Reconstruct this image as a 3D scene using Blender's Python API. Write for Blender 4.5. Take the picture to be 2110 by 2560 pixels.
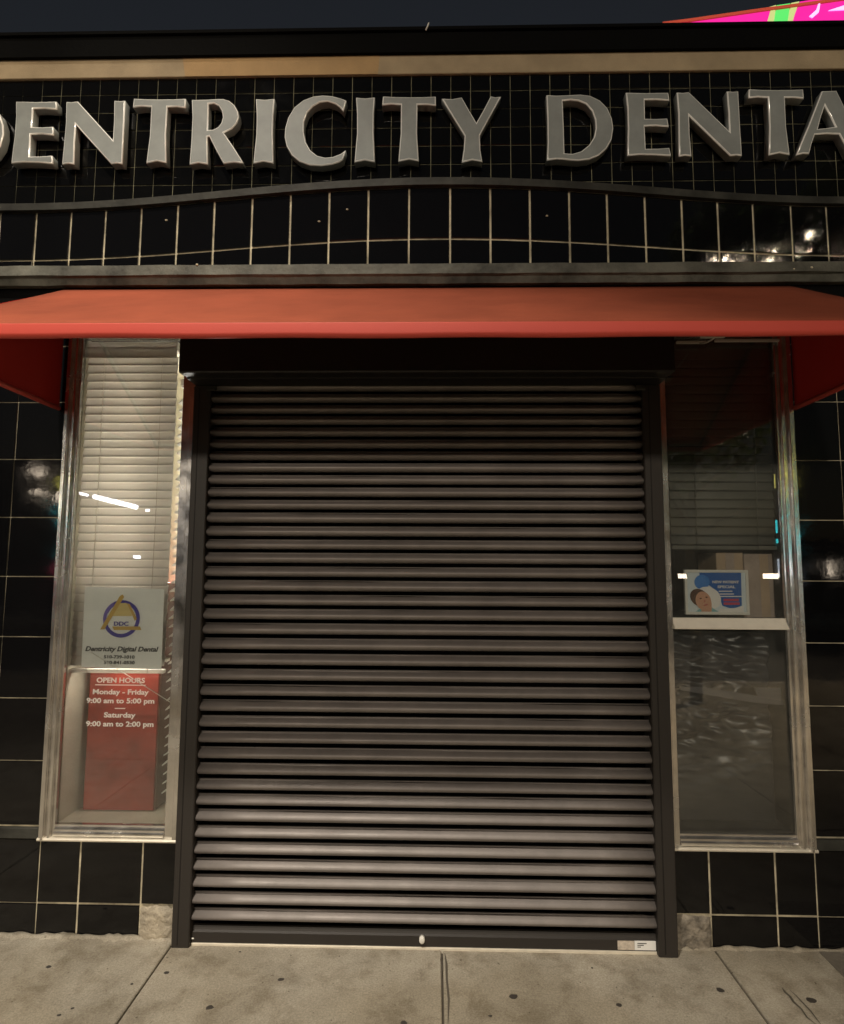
import bpy, bmesh, math, random
from mathutils import Vector, Matrix
random.seed(7)
for o in list(bpy.data.objects): bpy.data.objects.remove(o)
scn = bpy.context.scene; COL = scn.collection
R = math.radians

# ------------------------------------------------------------------ camera
CAM_D, CAM_H = 2.74, 1.60            # metres from the shop front, eye height
PW, PH, PF = 2110.0, 2560.0, 1500.0  # photograph size and focal length in its pixels
PITCH, YAW, ROLL = 0.0932895, 0.0220555, 0.0053093
_fwd = Vector((-math.sin(YAW)*math.cos(PITCH), math.cos(YAW)*math.cos(PITCH), math.sin(PITCH)))
_right = Vector((math.cos(YAW), math.sin(YAW), 0)); _up = _right.cross(_fwd)
_r = _right*math.cos(ROLL) + _up*math.sin(ROLL); _u = _up*math.cos(ROLL) - _right*math.sin(ROLL)
cam = bpy.data.cameras.new('camera'); camo = bpy.data.objects.new('camera', cam); COL.objects.link(camo)
cam.sensor_fit = 'VERTICAL'; cam.sensor_height = 36; cam.lens = PF/PH*36; cam.clip_start = .05; cam.clip_end = 2000
m = Matrix((_r, _u, -_fwd)).transposed().to_4x4(); m.translation = (0, -CAM_D, CAM_H); camo.matrix_world = m
scn.camera = camo
def WP(px, py, Y=0.0):
    """photograph pixel -> (x, z) on the vertical plane y = Y that the thing stands on"""
    d = _r*((px-PW/2)/PF) - _u*((py-PH/2)/PF) + _fwd
    t = (CAM_D+Y)/d.y
    return d.x*t, CAM_H + d.z*t
def WX(px, py, Y=0.0): return WP(px, py, Y)[0]
def WZ(px, py, Y=0.0): return WP(px, py, Y)[1]
def GP(px, py):
    d = _r*((px-PW/2)/PF) - _u*((py-PH/2)/PF) + _fwd
    t = -CAM_H/d.z
    return d.x*t, -CAM_D + d.y*t

# ------------------------------------------------------------------ sky, sun, exposure
wd = bpy.data.worlds.new('World'); scn.world = wd; wd.use_nodes = True
nt = wd.node_tree; nt.nodes.clear()
sky = nt.nodes.new('ShaderNodeTexSky'); sky.sky_type = 'NISHITA'; sky.sun_disc = False
SUN_EL, SUN_AZ = R(15), R(-9)       # low light from across the street, a little from the left
sky.sun_elevation = R(-1.0); sky.sun_rotation = R(180); sky.air_density = 1.0; sky.dust_density = 2.0
hs = nt.nodes.new('ShaderNodeHueSaturation'); hs.inputs['Hue'].default_value = .515; hs.inputs['Saturation'].default_value = .8
bg = nt.nodes.new('ShaderNodeBackground'); bg.inputs['Strength'].default_value = .075
wo = nt.nodes.new('ShaderNodeOutputWorld')
nt.links.new(sky.outputs[0], hs.inputs['Color']); nt.links.new(hs.outputs[0], bg.inputs[0]); nt.links.new(bg.outputs[0], wo.inputs[0])
sl = bpy.data.lights.new('sun', 'SUN'); sl.energy = .98; sl.angle = R(3.0); sl.color = (1, .87, .70)
so = bpy.data.objects.new('sun', sl); COL.objects.link(so)
sd = Vector((math.sin(SUN_AZ)*math.cos(SUN_EL), -math.cos(SUN_AZ)*math.cos(SUN_EL), math.sin(SUN_EL)))
so.rotation_euler = sd.to_track_quat('Z', 'Y').to_euler(); so.location = sd*30
scn.view_settings.view_transform = 'Standard'; scn.view_settings.look = 'None'
scn.view_settings.exposure = 0; scn.view_settings.gamma = 1; scn.view_settings.use_curve_mapping = False
scn.cycles.max_bounces = 8; scn.cycles.transparent_max_bounces = 16

# ------------------------------------------------------------------ materials
M = {}
def mat(name, col, rough=.5, metal=0.0, spec=.5, bump=0, bscale=30, var=0, vscale=4, coat=0, emit=None, estr=0, trans=0, rvar=0, detail=4, var2=None):
    m = bpy.data.materials.new(name); m.use_nodes = True; M[name] = m
    n = m.node_tree.nodes; l = m.node_tree.links; b = n['Principled BSDF']
    b.inputs['Base Color'].default_value = (*col, 1); b.inputs['Roughness'].default_value = rough
    b.inputs['Metallic'].default_value = metal; b.inputs['Specular IOR Level'].default_value = spec
    b.inputs['Coat Weight'].default_value = coat; b.inputs['Coat Roughness'].default_value = .05
    tc = n.new('ShaderNodeTexCoord'); gi = n.new('ShaderNodeNewGeometry')
    if emit:
        b.inputs['Emission Color'].default_value = (*emit, 1); b.inputs['Emission Strength'].default_value = estr
    if var:
        nz = n.new('ShaderNodeTexNoise'); nz.inputs['Scale'].default_value = vscale; nz.inputs['Detail'].default_value = 8; nz.inputs['Roughness'].default_value = .62
        l.new(gi.outputs['Position'], nz.inputs['Vector'])
        rp = n.new('ShaderNodeValToRGB'); rp.color_ramp.elements[0].position = .34; rp.color_ramp.elements[1].position = .66
        lo = var2 or tuple(c*(1-var) for c in col); hi = tuple(min(1, c*(1+var)) for c in col)
        rp.color_ramp.elements[0].color = (*lo, 1); rp.color_ramp.elements[1].color = (*hi, 1)
        l.new(nz.outputs[0], rp.inputs[0]); l.new(rp.outputs[0], b.inputs['Base Color'])
    if rvar:
        nz = n.new('ShaderNodeTexNoise'); nz.inputs['Scale'].default_value = 9; nz.inputs['Detail'].default_value = 6
        l.new(gi.outputs['Position'], nz.inputs['Vector'])
        mr = n.new('ShaderNodeMapRange'); mr.inputs['To Min'].default_value = max(.02, rough-rvar); mr.inputs['To Max'].default_value = rough+rvar
        mr.inputs['From Min'].default_value = .3; mr.inputs['From Max'].default_value = .7
        l.new(nz.outputs[0], mr.inputs[0]); l.new(mr.outputs[0], b.inputs['Roughness'])
    if bump:
        nz = n.new('ShaderNodeTexNoise'); nz.inputs['Scale'].default_value = bscale; nz.inputs['Detail'].default_value = detail
        l.new(gi.outputs['Position'], nz.inputs['Vector'])
        bp = n.new('ShaderNodeBump'); bp.inputs['Strength'].default_value = bump; bp.inputs['Distance'].default_value = .01
        l.new(nz.outputs[0], bp.inputs['Height']); l.new(bp.outputs[0], b.inputs['Normal'])
    if trans:
        tr = n.new('ShaderNodeBsdfTranslucent'); tr.inputs[0].default_value = (*col, 1)
        mx = n.new('ShaderNodeMixShader'); mx.inputs[0].default_value = trans
        l.new(b.outputs[0], mx.inputs[1]); l.new(tr.outputs[0], mx.inputs[2]); l.new(mx.outputs[0], n['Material Output'].inputs[0])
    return m
def glass(name, tint=(1,1,1), rough=0.0, extra=0.0, dust=.03):
    m = bpy.data.materials.new(name); m.use_nodes = True; M[name] = m
    n = m.node_tree.nodes; l = m.node_tree.links; n.remove(n['Principled BSDF'])
    t = n.new('ShaderNodeBsdfTransparent'); t.inputs[0].default_value = (*tint, 1)
    g = n.new('ShaderNodeBsdfGlossy'); g.inputs['Roughness'].default_value = rough
    f = n.new('ShaderNodeFresnel'); f.inputs[0].default_value = 1.5
    ma = n.new('ShaderNodeMath'); ma.operation = 'MULTIPLY_ADD'; ma.inputs[1].default_value = 1.8; ma.inputs[2].default_value = extra
    mx = n.new('ShaderNodeMixShader')
    l.new(f.outputs[0], ma.inputs[0]); l.new(ma.outputs[0], mx.inputs[0])
    l.new(t.outputs[0], mx.inputs[1]); l.new(g.outputs[0], mx.inputs[2]); 
    df = n.new('ShaderNodeBsdfDiffuse'); df.inputs[0].default_value = (.5,.5,.46,1); nz = n.new('ShaderNodeTexNoise'); nz.inputs['Scale'].default_value = 5; nz.inputs['Detail'].default_value = 9; nz.inputs['Roughness'].default_value = .7
    gi = n.new('ShaderNodeNewGeometry'); l.new(gi.outputs['Position'], nz.inputs['Vector'])
    mr = n.new('ShaderNodeMapRange'); mr.inputs['From Min'].default_value = .3; mr.inputs['From Max'].default_value = .75; mr.inputs['To Min'].default_value = dust*.4; mr.inputs['To Max'].default_value = dust*2
    m2 = n.new('ShaderNodeMixShader'); l.new(nz.outputs[0], mr.inputs[0]); l.new(mr.outputs[0], m2.inputs[0]); l.new(mx.outputs[0], m2.inputs[1]); l.new(df.outputs[0], m2.inputs[2])
    l.new(m2.outputs[0], n['Material Output'].inputs[0])
mat('tile', (.004,.004,.0045), .05, spec=.45, bump=.022, bscale=16, detail=3, rvar=.03)
mat('tile_up', (.004,.004,.004), .06, spec=.4, bump=.03, bscale=30, detail=3, rvar=.05)
mat('grout', (.52,.46,.33), .9, var=.45, vscale=9, bump=.4, bscale=120)
mat('grout_up', (.21,.20,.13), .9, var=.6, vscale=6, bump=.3, bscale=120)
mat('cement', (.40,.35,.27), .9, var=.25, vscale=22, bump=.9, bscale=60, detail=8)
mat('cement_dark', (.20,.175,.14), .9, var=.65, vscale=18, bump=.9, bscale=60, detail=8)
mat('fascia', (.36,.28,.175), .75, var=.14, vscale=5, bump=.15, bscale=220)
mat('fascia_patch', (.43,.28,.13), .75, var=.10, vscale=5, bump=.15, bscale=220)
mat('black_paint', (.003,.003,.003), .7, spec=.05, bump=.2, bscale=40)
mat('coping', (.035,.035,.030), .6, spec=.25, var=.45, vscale=7, bump=.3, bscale=35)
mat('ledge', (.09,.09,.075), .65, spec=.25, var=.6, vscale=5, bump=.6, bscale=30, detail=8)
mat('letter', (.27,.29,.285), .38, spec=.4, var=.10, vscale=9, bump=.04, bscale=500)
mat('letter_edge_glint', (.95,.95,.92), .2, spec=.8, coat=.5)  # near-white rim paints in the highlight caught by the letter edges
mat('awning', (.29,.068,.034), .8, spec=.2, var=.17, vscale=2.2, bump=.35, bscale=9)
mat('awning_side', (.46,.026,.018), .8, spec=.2, bump=.25, bscale=600)
mat('awning_trim', (.58,.066,.044), .55, bump=.1, bscale=300)
mat('frame_metal', (.75,.73,.70), .2, metal=.95, bump=.02, bscale=60, var=.12, vscale=12, rvar=.1)
mat('frame_pale', (.80,.74,.62), .35, metal=.35, var=.08, vscale=20)
mat('transom_glare', (.93,.88,.76), .3, spec=.6, coat=.6, var=.05, vscale=25)  # pale base colour stands in for the bright reflection on this rail
mat('shutter', (.23,.207,.195), .5, metal=.25, spec=.35, var=.12, vscale=6, bump=.05, bscale=400, rvar=.05)
mat('shutter_rail', (.03,.026,.023), .5, spec=.3, bump=.05, bscale=300)
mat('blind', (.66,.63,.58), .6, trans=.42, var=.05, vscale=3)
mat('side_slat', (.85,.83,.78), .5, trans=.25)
mat('blind_shaded', (.12,.12,.105), .6, var=.1, vscale=3)  # darkened copy of the blind, shade of the unlit bay in its colour
mat('cord', (.55,.5,.42), .8)
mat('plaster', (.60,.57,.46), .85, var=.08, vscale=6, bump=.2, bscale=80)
mat('void', (.004,.004,.004), .9, spec=.1); mat('hood', (.012,.010,.009), .45, spec=.35, bump=.05, bscale=200)
mat('dark_room', (.05,.048,.05), .9)  # dark wall colour paints in the gloom of the unlit right bay
mat('paper', (.88,.89,.86), .7, trans=.12, var=.03, vscale=8)
mat('ink_blue', (.035,.02,.30), .6); mat('ink_lilac', (.14,.10,.42), .6)
mat('ink_gold', (.55,.36,.07), .6); mat('ink_gold_pale', (.66,.52,.20), .6)
mat('ink_black', (.05,.05,.05), .7); mat('vinyl', (.85,.83,.80), .6)
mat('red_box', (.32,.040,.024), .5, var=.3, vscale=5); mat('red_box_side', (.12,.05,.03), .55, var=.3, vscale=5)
mat('white_plastic', (.78,.76,.70), .45); mat('sticker_tan', (.55,.48,.40), .6, var=.2, vscale=60); mat('sticker_white', (.82,.82,.80), .6)
mat('print_blue', (.02,.12,.42), .4); mat('print_pale', (.70,.78,.82), .4); mat('print_sky', (.05,.22,.62), .4)
mat('print_red', (.55,.07,.12), .4); mat('skin', (.62,.34,.22), .5); mat('hair', (.10,.05,.03), .6); mat('teal', (.25,.50,.52), .5)
mat('lips', (.5,.16,.13), .5)
mat('cardboard', (.48,.36,.25), .8, var=.12, vscale=10); mat('cardboard_pale', (.42,.34,.29), .8, var=.15, vscale=12)
mat('plastic_film', (.028,.028,.032), .40, spec=1.0)
mat('film_strip', (.12,.115,.125), .4)
def concrete(name, k):
    m = bpy.data.materials.new(name); m.use_nodes = True; M[name] = m
    n = m.node_tree.nodes; l = m.node_tree.links; b = n['Principled BSDF']; b.inputs['Roughness'].default_value = .82; b.inputs['Specular IOR Level'].default_value = .25
    g = n.new('ShaderNodeNewGeometry')
    def nz(scale, detail, rough, dist=0.0, off=0):
        t = n.new('ShaderNodeTexNoise'); t.inputs['Scale'].default_value = scale; t.inputs['Detail'].default_value = detail; t.inputs['Roughness'].default_value = rough; t.inputs['Distortion'].default_value = dist
        mp = n.new('ShaderNodeMapping'); mp.inputs['Location'].default_value = (off, off*1.7, 0); l.new(g.outputs['Position'], mp.inputs[0]); l.new(mp.outputs[0], t.inputs['Vector']); return t.outputs[0]
    def ramp(src, p0, p1, c0, c1):
        r = n.new('ShaderNodeValToRGB'); e = r.color_ramp.elements; e[0].position = p0; e[1].position = p1; e[0].color = (*c0, 1); e[1].color = (*c1, 1); l.new(src, r.inputs[0]); return r.outputs[0]
    def mul(a, c, f=1.0):
        x = n.new('ShaderNodeMix'); x.data_type = 'RGBA'; x.blend_type = 'MULTIPLY'; x.inputs[0].default_value = f; l.new(a, x.inputs[6]); l.new(c, x.inputs[7]); return x.outputs[2]
    base = ramp(nz(2.2, 9, .62, .15), .30, .72, (.34*k,.31*k,.258*k), (.52*k,.476*k,.40*k))
    st = ramp(nz(6.5, 9, .66, .25, 3), .36, .52, (.62,.59,.54), (1,1,1)); gr = ramp(nz(130, 5, .8, 0, 5), .30, .62, (.62,.61,.58), (1.08,1.08,1.06)); pit = ramp(nz(48, 3, .5, 0, 8), .27, .31, (.3,.28,.25), (1,1,1))
    wet = ramp(nz(1.3, 7, .6, .2, 11), .40, .60, (.72,.69,.63), (1,1,1))
    l.new(mul(mul(mul(mul(base, st, .75), gr), pit, .8), wet, .8), b.inputs['Base Color'])
    bp = n.new('ShaderNodeBump'); bp.inputs['Strength'].default_value = .55; bp.inputs['Distance'].default_value = .006
    l.new(nz(60, 10, .75), bp.inputs['Height']); l.new(bp.outputs[0], b.inputs['Normal'])
concrete('concrete', 1.0)
mat('concrete_dark', (.20,.175,.14), .85, var=.25, vscale=3, bump=.6, bscale=35, detail=10)
mat('joint', (.10,.085,.065), .95); mat('gum', (.045,.038,.032), .7)
mat('asphalt', (.05,.048,.045), .85, var=.3, vscale=2, bump=.8, bscale=90, detail=8)
mat('kerb', (.33,.30,.26), .85, var=.2, vscale=4, bump=.5, bscale=50)
mat('pole', (.06,.07,.065), .5, metal=.3)
mat('lamp_lens', (1,1,1), .4, emit=(1,.80,.52), estr=60)
mat('stucco', (.10,.09,.08), .9, var=.2, vscale=2, bump=.4, bscale=40)
mat('bark', (.16,.12,.075), .9, var=.4, vscale=12, bump=.9, bscale=30, detail=8)
mat('leaf', (.06,.10,.03), .55, var=.5, vscale=3, trans=.25)
mat('tube', (1,1,1), .4, emit=(.95,.92,1.0), estr=14)
mat('neon_cyan', (.1,.8,.8), .4, emit=(.05,.9,.95), estr=7); mat('neon_red', (.8,.1,.2), .4, emit=(1,.08,.18), estr=6)
mat('neon_yellow', (.8,.8,.2), .4, emit=(.95,.85,.18), estr=6)
mat('tube_soft', (1,1,1), .4, emit=(.75,.85,1.0), estr=5); mat('lamp_soft', (1,1,1), .4, emit=(1,.82,.62), estr=16)
mat('pane_lit', (.2,.2,.2), .3, emit=(.9,.75,.55), estr=.22)
mat('led_pink', (.1,.005,.05), .4, emit=(1.0,.012,.36), estr=1.0); mat('led_green', (.01,.1,.02), .4, emit=(.12,.85,.16), estr=.95)
mat('led_pale', (.1,.1,.05), .4, emit=(.70,.80,.28), estr=.8); mat('led_lilac', (.8,.5,.9), .4, emit=(.95,.35,1.0), estr=1.1)
mat('led_rim', (.3,.04,.02), .5, emit=(.6,.06,.03), estr=.35); mat('canopy_grey', (.07,.07,.075), .6)
mat('sensor', (.45,.42,.36), .5); mat('cable', (.5,.45,.4), .6)
mat('headlight', (1,1,1), .2, emit=(1,.82,.58), estr=55)
mat('car_paint', (.55,.50,.42), .25, spec=.6, coat=.6); mat('rubber', (.02,.02,.02), .8); mat('car_glass', (.02,.02,.025), .05, spec=.8)
glass('pane', (.96,.97,.96)); glass('pane_dark', (.93,.94,.93), dust=.032)

# ------------------------------------------------------------------ mesh helpers
def wl(p):
    v = Vector((0,0,0))
    while p: v += p.location; p = p.parent
    return v
def link(name, me, mt, parent=None, loc=None):
    o = bpy.data.objects.new(name, me); COL.objects.link(o)
    if mt and not me.materials: me.materials.append(M[mt])
    if parent: o.parent = parent
    o.location = Vector(loc or (0,0,0))-wl(parent)
    return o
def tag(o, label, cat, group=None):
    o['label'] = label; o['category'] = cat
    if group: o['group'] = group
    return o
def empty(name, loc=(0,0,0)):
    o = bpy.data.objects.new(name, None); COL.objects.link(o); o.location = loc; o.empty_display_size = .1
    return o
def bbox(bm, x0, x1, y0, y1, z0, z1, mi=0):
    v = [bm.verts.new(p) for p in ((x0,y0,z0),(x1,y0,z0),(x1,y1,z0),(x0,y1,z0),(x0,y0,z1),(x1,y0,z1),(x1,y1,z1),(x0,y1,z1))]
    for f in ((0,1,5,4),(1,2,6,5),(2,3,7,6),(3,0,4,7),(4,5,6,7),(3,2,1,0)):
        bm.faces.new([v[i] for i in f]).material_index = mi
def finish(bm, smooth=False):
    me = bpy.data.meshes.new('mesh'); bmesh.ops.recalc_face_normals(bm, faces=bm.faces); bm.to_mesh(me); bm.free()
    if smooth:
        for p in me.polygons: p.use_smooth = True
    return me
def box(name, x0, x1, y0, y1, z0, z1, mt, parent=None, bev=0.0, seg=2):
    bm = bmesh.new(); cx, cy, cz = (x0+x1)/2, (y0+y1)/2, (z0+z1)/2
    bbox(bm, x0-cx, x1-cx, y0-cy, y1-cy, z0-cz, z1-cz)
    if bev: bmesh.ops.bevel(bm, geom=bm.edges[:], offset=bev, segments=seg, profile=.6, affect='EDGES')
    return link(name, finish(bm), mt, parent, (cx, cy, cz))
def sweep_x(name, prof, x0, x1, mt, parent=None, smooth=False, nx=1, jit=0.0):
    """profile of (y, z) points, closed, run along x"""
    bm = bmesh.new(); rows = []
    for i in range(nx+1):
        x = x0+(x1-x0)*i/nx
        rows.append([bm.verts.new((x, y+random.uniform(-jit,jit), z+random.uniform(-jit,jit))) for y, z in prof])
    n = len(prof)
    for a, b in zip(rows, rows[1:]):
        for i in range(n): bm.faces.new((a[i], a[(i+1)%n], b[(i+1)%n], b[i]))
    bm.faces.new(rows[0]); bm.faces.new(rows[-1][::-1])
    return link(name, finish(bm, smooth), mt, parent)
def sweep_z(name, prof, z0, z1, mt, parent=None, smooth=False):
    """profile of (x, y) points, closed, run along z"""
    bm = bmesh.new()
    a = [bm.verts.new((x, y, z0)) for x, y in prof]; b = [bm.verts.new((x, y, z1)) for x, y in prof]; n = len(prof)
    for i in range(n): bm.faces.new((a[i], a[(i+1)%n], b[(i+1)%n], b[i]))
    bm.faces.new(a); bm.faces.new(b)
    return link(name, finish(bm, smooth), mt, parent)
def tube(name, pts, r, mt, parent=None, seg=8, cyc=False):
    bm = bmesh.new(); rings = []; pts = [Vector(p) for p in pts]
    rr = r if isinstance(r, (list, tuple)) else [r]*len(pts)
    for i, p in enumerate(pts):
        d = (pts[min(i+1, len(pts)-1)]-pts[max(i-1, 0)]).normalized()
        a = d.orthogonal().normalized() if abs(d.z) < .99 else Vector((1,0,0)); 
        if abs(d.z) < .99: a = d.cross(Vector((0,0,1))).normalized()
        b = d.cross(a).normalized()
        rings.append([bm.verts.new(p+(a*math.cos(2*math.pi*k/seg)+b*math.sin(2*math.pi*k/seg))*rr[i]) for k in range(seg)])
    for s, t in zip(rings, rings[1:]):
        for k in range(seg): bm.faces.new((s[k], s[(k+1)%seg], t[(k+1)%seg], t[k]))
    bm.faces.new(rings[0]); bm.faces.new(rings[-1])
    return link(name, finish(bm, True), mt, parent)
def poly_prism(name, pts, Y, depth, mt, parent=None):
    """polygon of (x, z) points standing at y = Y, with thickness"""
    bm = bmesh.new(); f = [bm.verts.new((x, Y, z)) for x, z in pts]; b = [bm.verts.new((x, Y+depth, z)) for x, z in pts]; n = len(pts)
    bm.faces.new(f); bm.faces.new(b[::-1])
    for i in range(n): bm.faces.new((f[i], b[i], b[(i+1)%n], f[(i+1)%n]))
    return link(name, finish(bm), mt, parent)
def disc_pts(cx, cz, rx, rz, n=28, a0=0, a1=2*math.pi):
    return [(cx+rx*math.cos(a0+(a1-a0)*i/n), cz+rz*math.sin(a0+(a1-a0)*i/n)) for i in range(n)]
_tile = {}
def tile_mesh(w, h, mt, d=.008, ch=.0022):
    k = (round(w,4), round(h,4), mt)
    if k in _tile: return _tile[k]
    bm = bmesh.new(); w2, h2 = w/2, h/2
    def ring(x, z, y): return [bm.verts.new(p) for p in ((-x,y,-z),(x,y,-z),(x,y,z),(-x,y,z))]
    a = ring(w2, h2, d); b = ring(w2, h2, ch); c = ring(w2-ch, h2-ch, 0)
    for s, t in ((a,b),(b,c)):
        for i in range(4): bm.faces.new((s[i], s[(i+1)%4], t[(i+1)%4], t[i]))
    bm.faces.new(c); bm.faces.new(a[::-1])
    me = finish(bm); me.materials.append(M[mt]); _tile[k] = me
    return me
def tile(x0, x1, z0, z1, Y, mt, parent, g=.003, tilt=.0025, rz=0, name='tile'):
    w, h = x1-x0-2*g, z1-z0-2*g
    if w < .006 or h < .006: return
    o = bpy.data.objects.new(name, tile_mesh(round(w,3), round(h,3), mt)); COL.objects.link(o); o.parent = parent
    o.location = Vector(((x0+x1)/2, Y+random.uniform(-.0006,.0006), (z0+z1)/2))-wl(parent)
    o.rotation_euler = (random.gauss(0, tilt), 0, rz+random.gauss(0, tilt))
    return o
def text(body, size, cx, z, Y, mt, parent=None, name='lettering', shear=0, width=None, align='CENTER', thick=.0006, bold=0, rot=0):
    cu = bpy.data.curves.new('text', 'FONT'); cu.body = body; cu.size = size; cu.align_x = align; cu.shear = shear; cu.extrude = thick; cu.offset = bold; cu.resolution_u = 3
    to = bpy.data.objects.new('text', cu); COL.objects.link(to)
    bpy.context.view_layer.update()
    me = bpy.data.meshes.new_from_object(to.evaluated_get(bpy.context.evaluated_depsgraph_get()))
    bpy.data.objects.remove(to); bpy.data.curves.remove(cu)
    if width:
        xs = [v.co.x for v in me.vertices]; k = width/(max(xs)-min(xs))
        for v in me.vertices: v.co.x *= k
    me.materials.clear(); o = link(name, me, mt, parent, (cx, Y, z)); o.rotation_euler = (R(90), 0, 0)
    return o

# ================================================================== SETTING
def structure(o, name=None):
    o['kind'] = 'structure'; return o
g = box('road', -300, 300, -600, -6.2, -.45, -.15, 'asphalt'); structure(g)
g = box('ground', -300, 300, -6.2, 300, -.75, -.46, 'asphalt'); structure(g)
sw = empty('sidewalk'); structure(sw)
box('bed', -30, 30, -6.0, 1.0, -.45, -.012, 'joint', sw)
jx = [GP(430,2360)[0], GP(1105,2385)[0], GP(1795,2385)[0]]
pitch = (jx[2]-jx[0])/2
xs = [jx[0]-pitch*(4-i) for i in range(4)] + jx + [jx[2]+pitch*(i+1) for i in range(4)]
ys = [.0, -1.15, -2.35, -3.55, -4.75, -5.95]
for i in range(len(xs)-1):
    for j in range(len(ys)-1):
        box('slab', xs[i]+.004, xs[i+1]-.004, ys[j+1]+.004, (ys[j]-.004 if j else .0), -.14, random.uniform(-.0012, .0008), 'concrete', sw, bev=.004, seg=1)
box('far_slabs', xs[-1]+.004, 30, -5.95, 0, -.14, 0, 'concrete', sw); box('far_slabs', -30, xs[0]-.004, -5.95, 0, -.14, 0, 'concrete', sw)
box('repair_patch', 1.62, 2.35, -.36, -.02, -.02, .004, 'concrete_dark', sw, bev=.002, seg=1)
def blob(name, x, y, rx, ry, h, mt, parent, n=9):
    bm = bmesh.new(); c = bm.verts.new((0,0,h))
    r1 = []; r2 = []
    for k in range(n):
        a = 2*math.pi*k/n; q = random.uniform(.75,1.15)
        r1.append(bm.verts.new((rx*.6*q*math.cos(a), ry*.6*q*math.sin(a), h*.85))); r2.append(bm.verts.new((rx*q*math.cos(a), ry*q*math.sin(a), 0)))
    for k in range(n):
        bm.faces.new((c, r1[k], r1[(k+1)%n])); bm.faces.new((r1[k], r2[k], r2[(k+1)%n], r1[(k+1)%n]))
    return link(name, finish(bm, True), mt, parent, (x, y, .0005))
for px, py, r in ((121,2417,.012),(416,2432,.012),(703,2449,.014),(524,2519,.018),(1284,2491,.017),(1801,2476,.017),(2028,2500,.020),(600,2380,.006),(181,2521,.008),(148,2538,.009),(1010,2558,.015),(1226,2540,.008),(1547,2513,.012),(330,2460,.006),(1480,2420,.006)):
    x, y = GP(px, py); blob('gum_spot', x, y, r, r*.8, .0016, 'gum', sw)
def crack(pix, w):
    bm = bmesh.new(); a = []
    for k, p in enumerate(pix):
        x, y = GP(*p); ww = w*random.uniform(.5, 1.2)*(0.3 if k in (0, len(pix)-1) else 1); a.append((bm.verts.new((x-ww, y, .0022)), bm.verts.new((x+ww, y, .0022))))
    for p, q in zip(a, a[1:]): bm.faces.new((p[0], p[1], q[1], q[0]))
    link('crack', finish(bm), 'joint', sw)
crack([(1955,2470),(1963,2482),(1975,2492),(1984,2506),(2004,2524),(2018,2545),(2040,2562)], .004); crack([(1974,2476),(1990,2490),(2003,2504),(2026,2528),(2052,2562)], .003)
crack([(1106,2386),(1102,2400),(1106,2420),(1104,2440)], .003); crack([(1112,2384),(1116,2410),(1117,2450),(1122,2500),(1120,2560)], .004)
box('kerb_stone', -30, 30, -6.2, -6.0, -.45, .0, 'kerb', sw, bev=.02)
os_ = box('opposite_sidewalk', -60, 60, -19, -15.2, -.45, .0, 'concrete'); structure(os_)

# ================================================================== SHOP BUILDING
B = tag(empty('shop_building'), 'dark tiled shop front with a bowed tile band, tan fascia and glazed sidelights', 'building')
UY = .25                                            # face of the upper wall
XL, XR = -5.2, 5.2
# --- upper wall of small tiles
zt = WZ(1055, 184, UY-.05); zb_ = 3.15
upper = box('upper_wall', XL, XR, UY+.004, UY+.20, zb_, zt+.2, 'grout_up', B)
p4 = WX(1127+49.5, 240, UY)-WX(1127, 240, UY); x4 = WX(1077.5, 240, UY)
zr = [WZ(1250, y, UY) for y in (226,272,317,364,409)]; ph = (zr[0]-zr[-1])/4
rows = [(zt+.06, zr[0])] + [(zr[0]-ph*i, zr[0]-ph*(i+1)) for i in range(6)]
cands = []
for i in range(-60, 60):
    for a, b in rows:
        x0, x1 = x4+p4*i, x4+p4*(i+1)
        if x0 < XL or x1 > XR: continue
        cands.append((abs(x0+p4/2), x0, x1, b, a))
cands.sort()
bmx = bmesh.new()
for k, (d, x0, x1, z0, z1) in enumerate(cands):
    if k < 292: tile(x0, x1, z0, z1, UY-.001, 'tile_up', upper, g=.0021, tilt=.004)
    else: bbox(bmx, x0+.0016, x1-.0016, UY, UY+.006, z0+.0016, z1-.0016)
far_t = link('outer_tiles', finish(bmx), 'tile_up', upper); far_t['kind'] = 'stuff'
# --- tan fascia board and black parapet
FY = UY-.016
z0, z1 = WZ(1055, 184, FY), WZ(1055, 131, FY)
xa, xb = WX(455, 165, FY), WX(945, 165, FY)
fb = box('fascia_board', XL, XR, FY, UY+.1, z0, z1, 'fascia', B, bev=.003, seg=1)
pb = poly_prism('painted_patch', [(xa, z1-.002), (xa+.02, z0+.001), (xb, z0+.001), (xb+.01, z1-.002)], FY-.0012, .004, 'fascia_patch', B)
PY = FY-.02
z2 = WZ(1055, 131, PY); z3 = WZ(1055, 72, PY)
sweep_x('parapet', [(PY,z2+.003),(PY,z3-.02),(PY-.015,z3-.018),(PY-.015,z3),(PY+.4,z3),(PY+.4,z2+.003)], XL, XR, 'black_paint', B)
link('roof', (lambda bm: (bbox(bm, XL, XR, UY+.2, 6, 3.9, 4.1), finish(bm))[1])(bmesh.new()), 'black_paint', B)
tube('bird_spike', [(WX(1065,84,PY),PY-.02,WZ(1065,84,PY)),(WX(1072,72,PY),PY-.02,WZ(1072,66,PY))], .004, 'white_plastic', B, seg=6)
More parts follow.
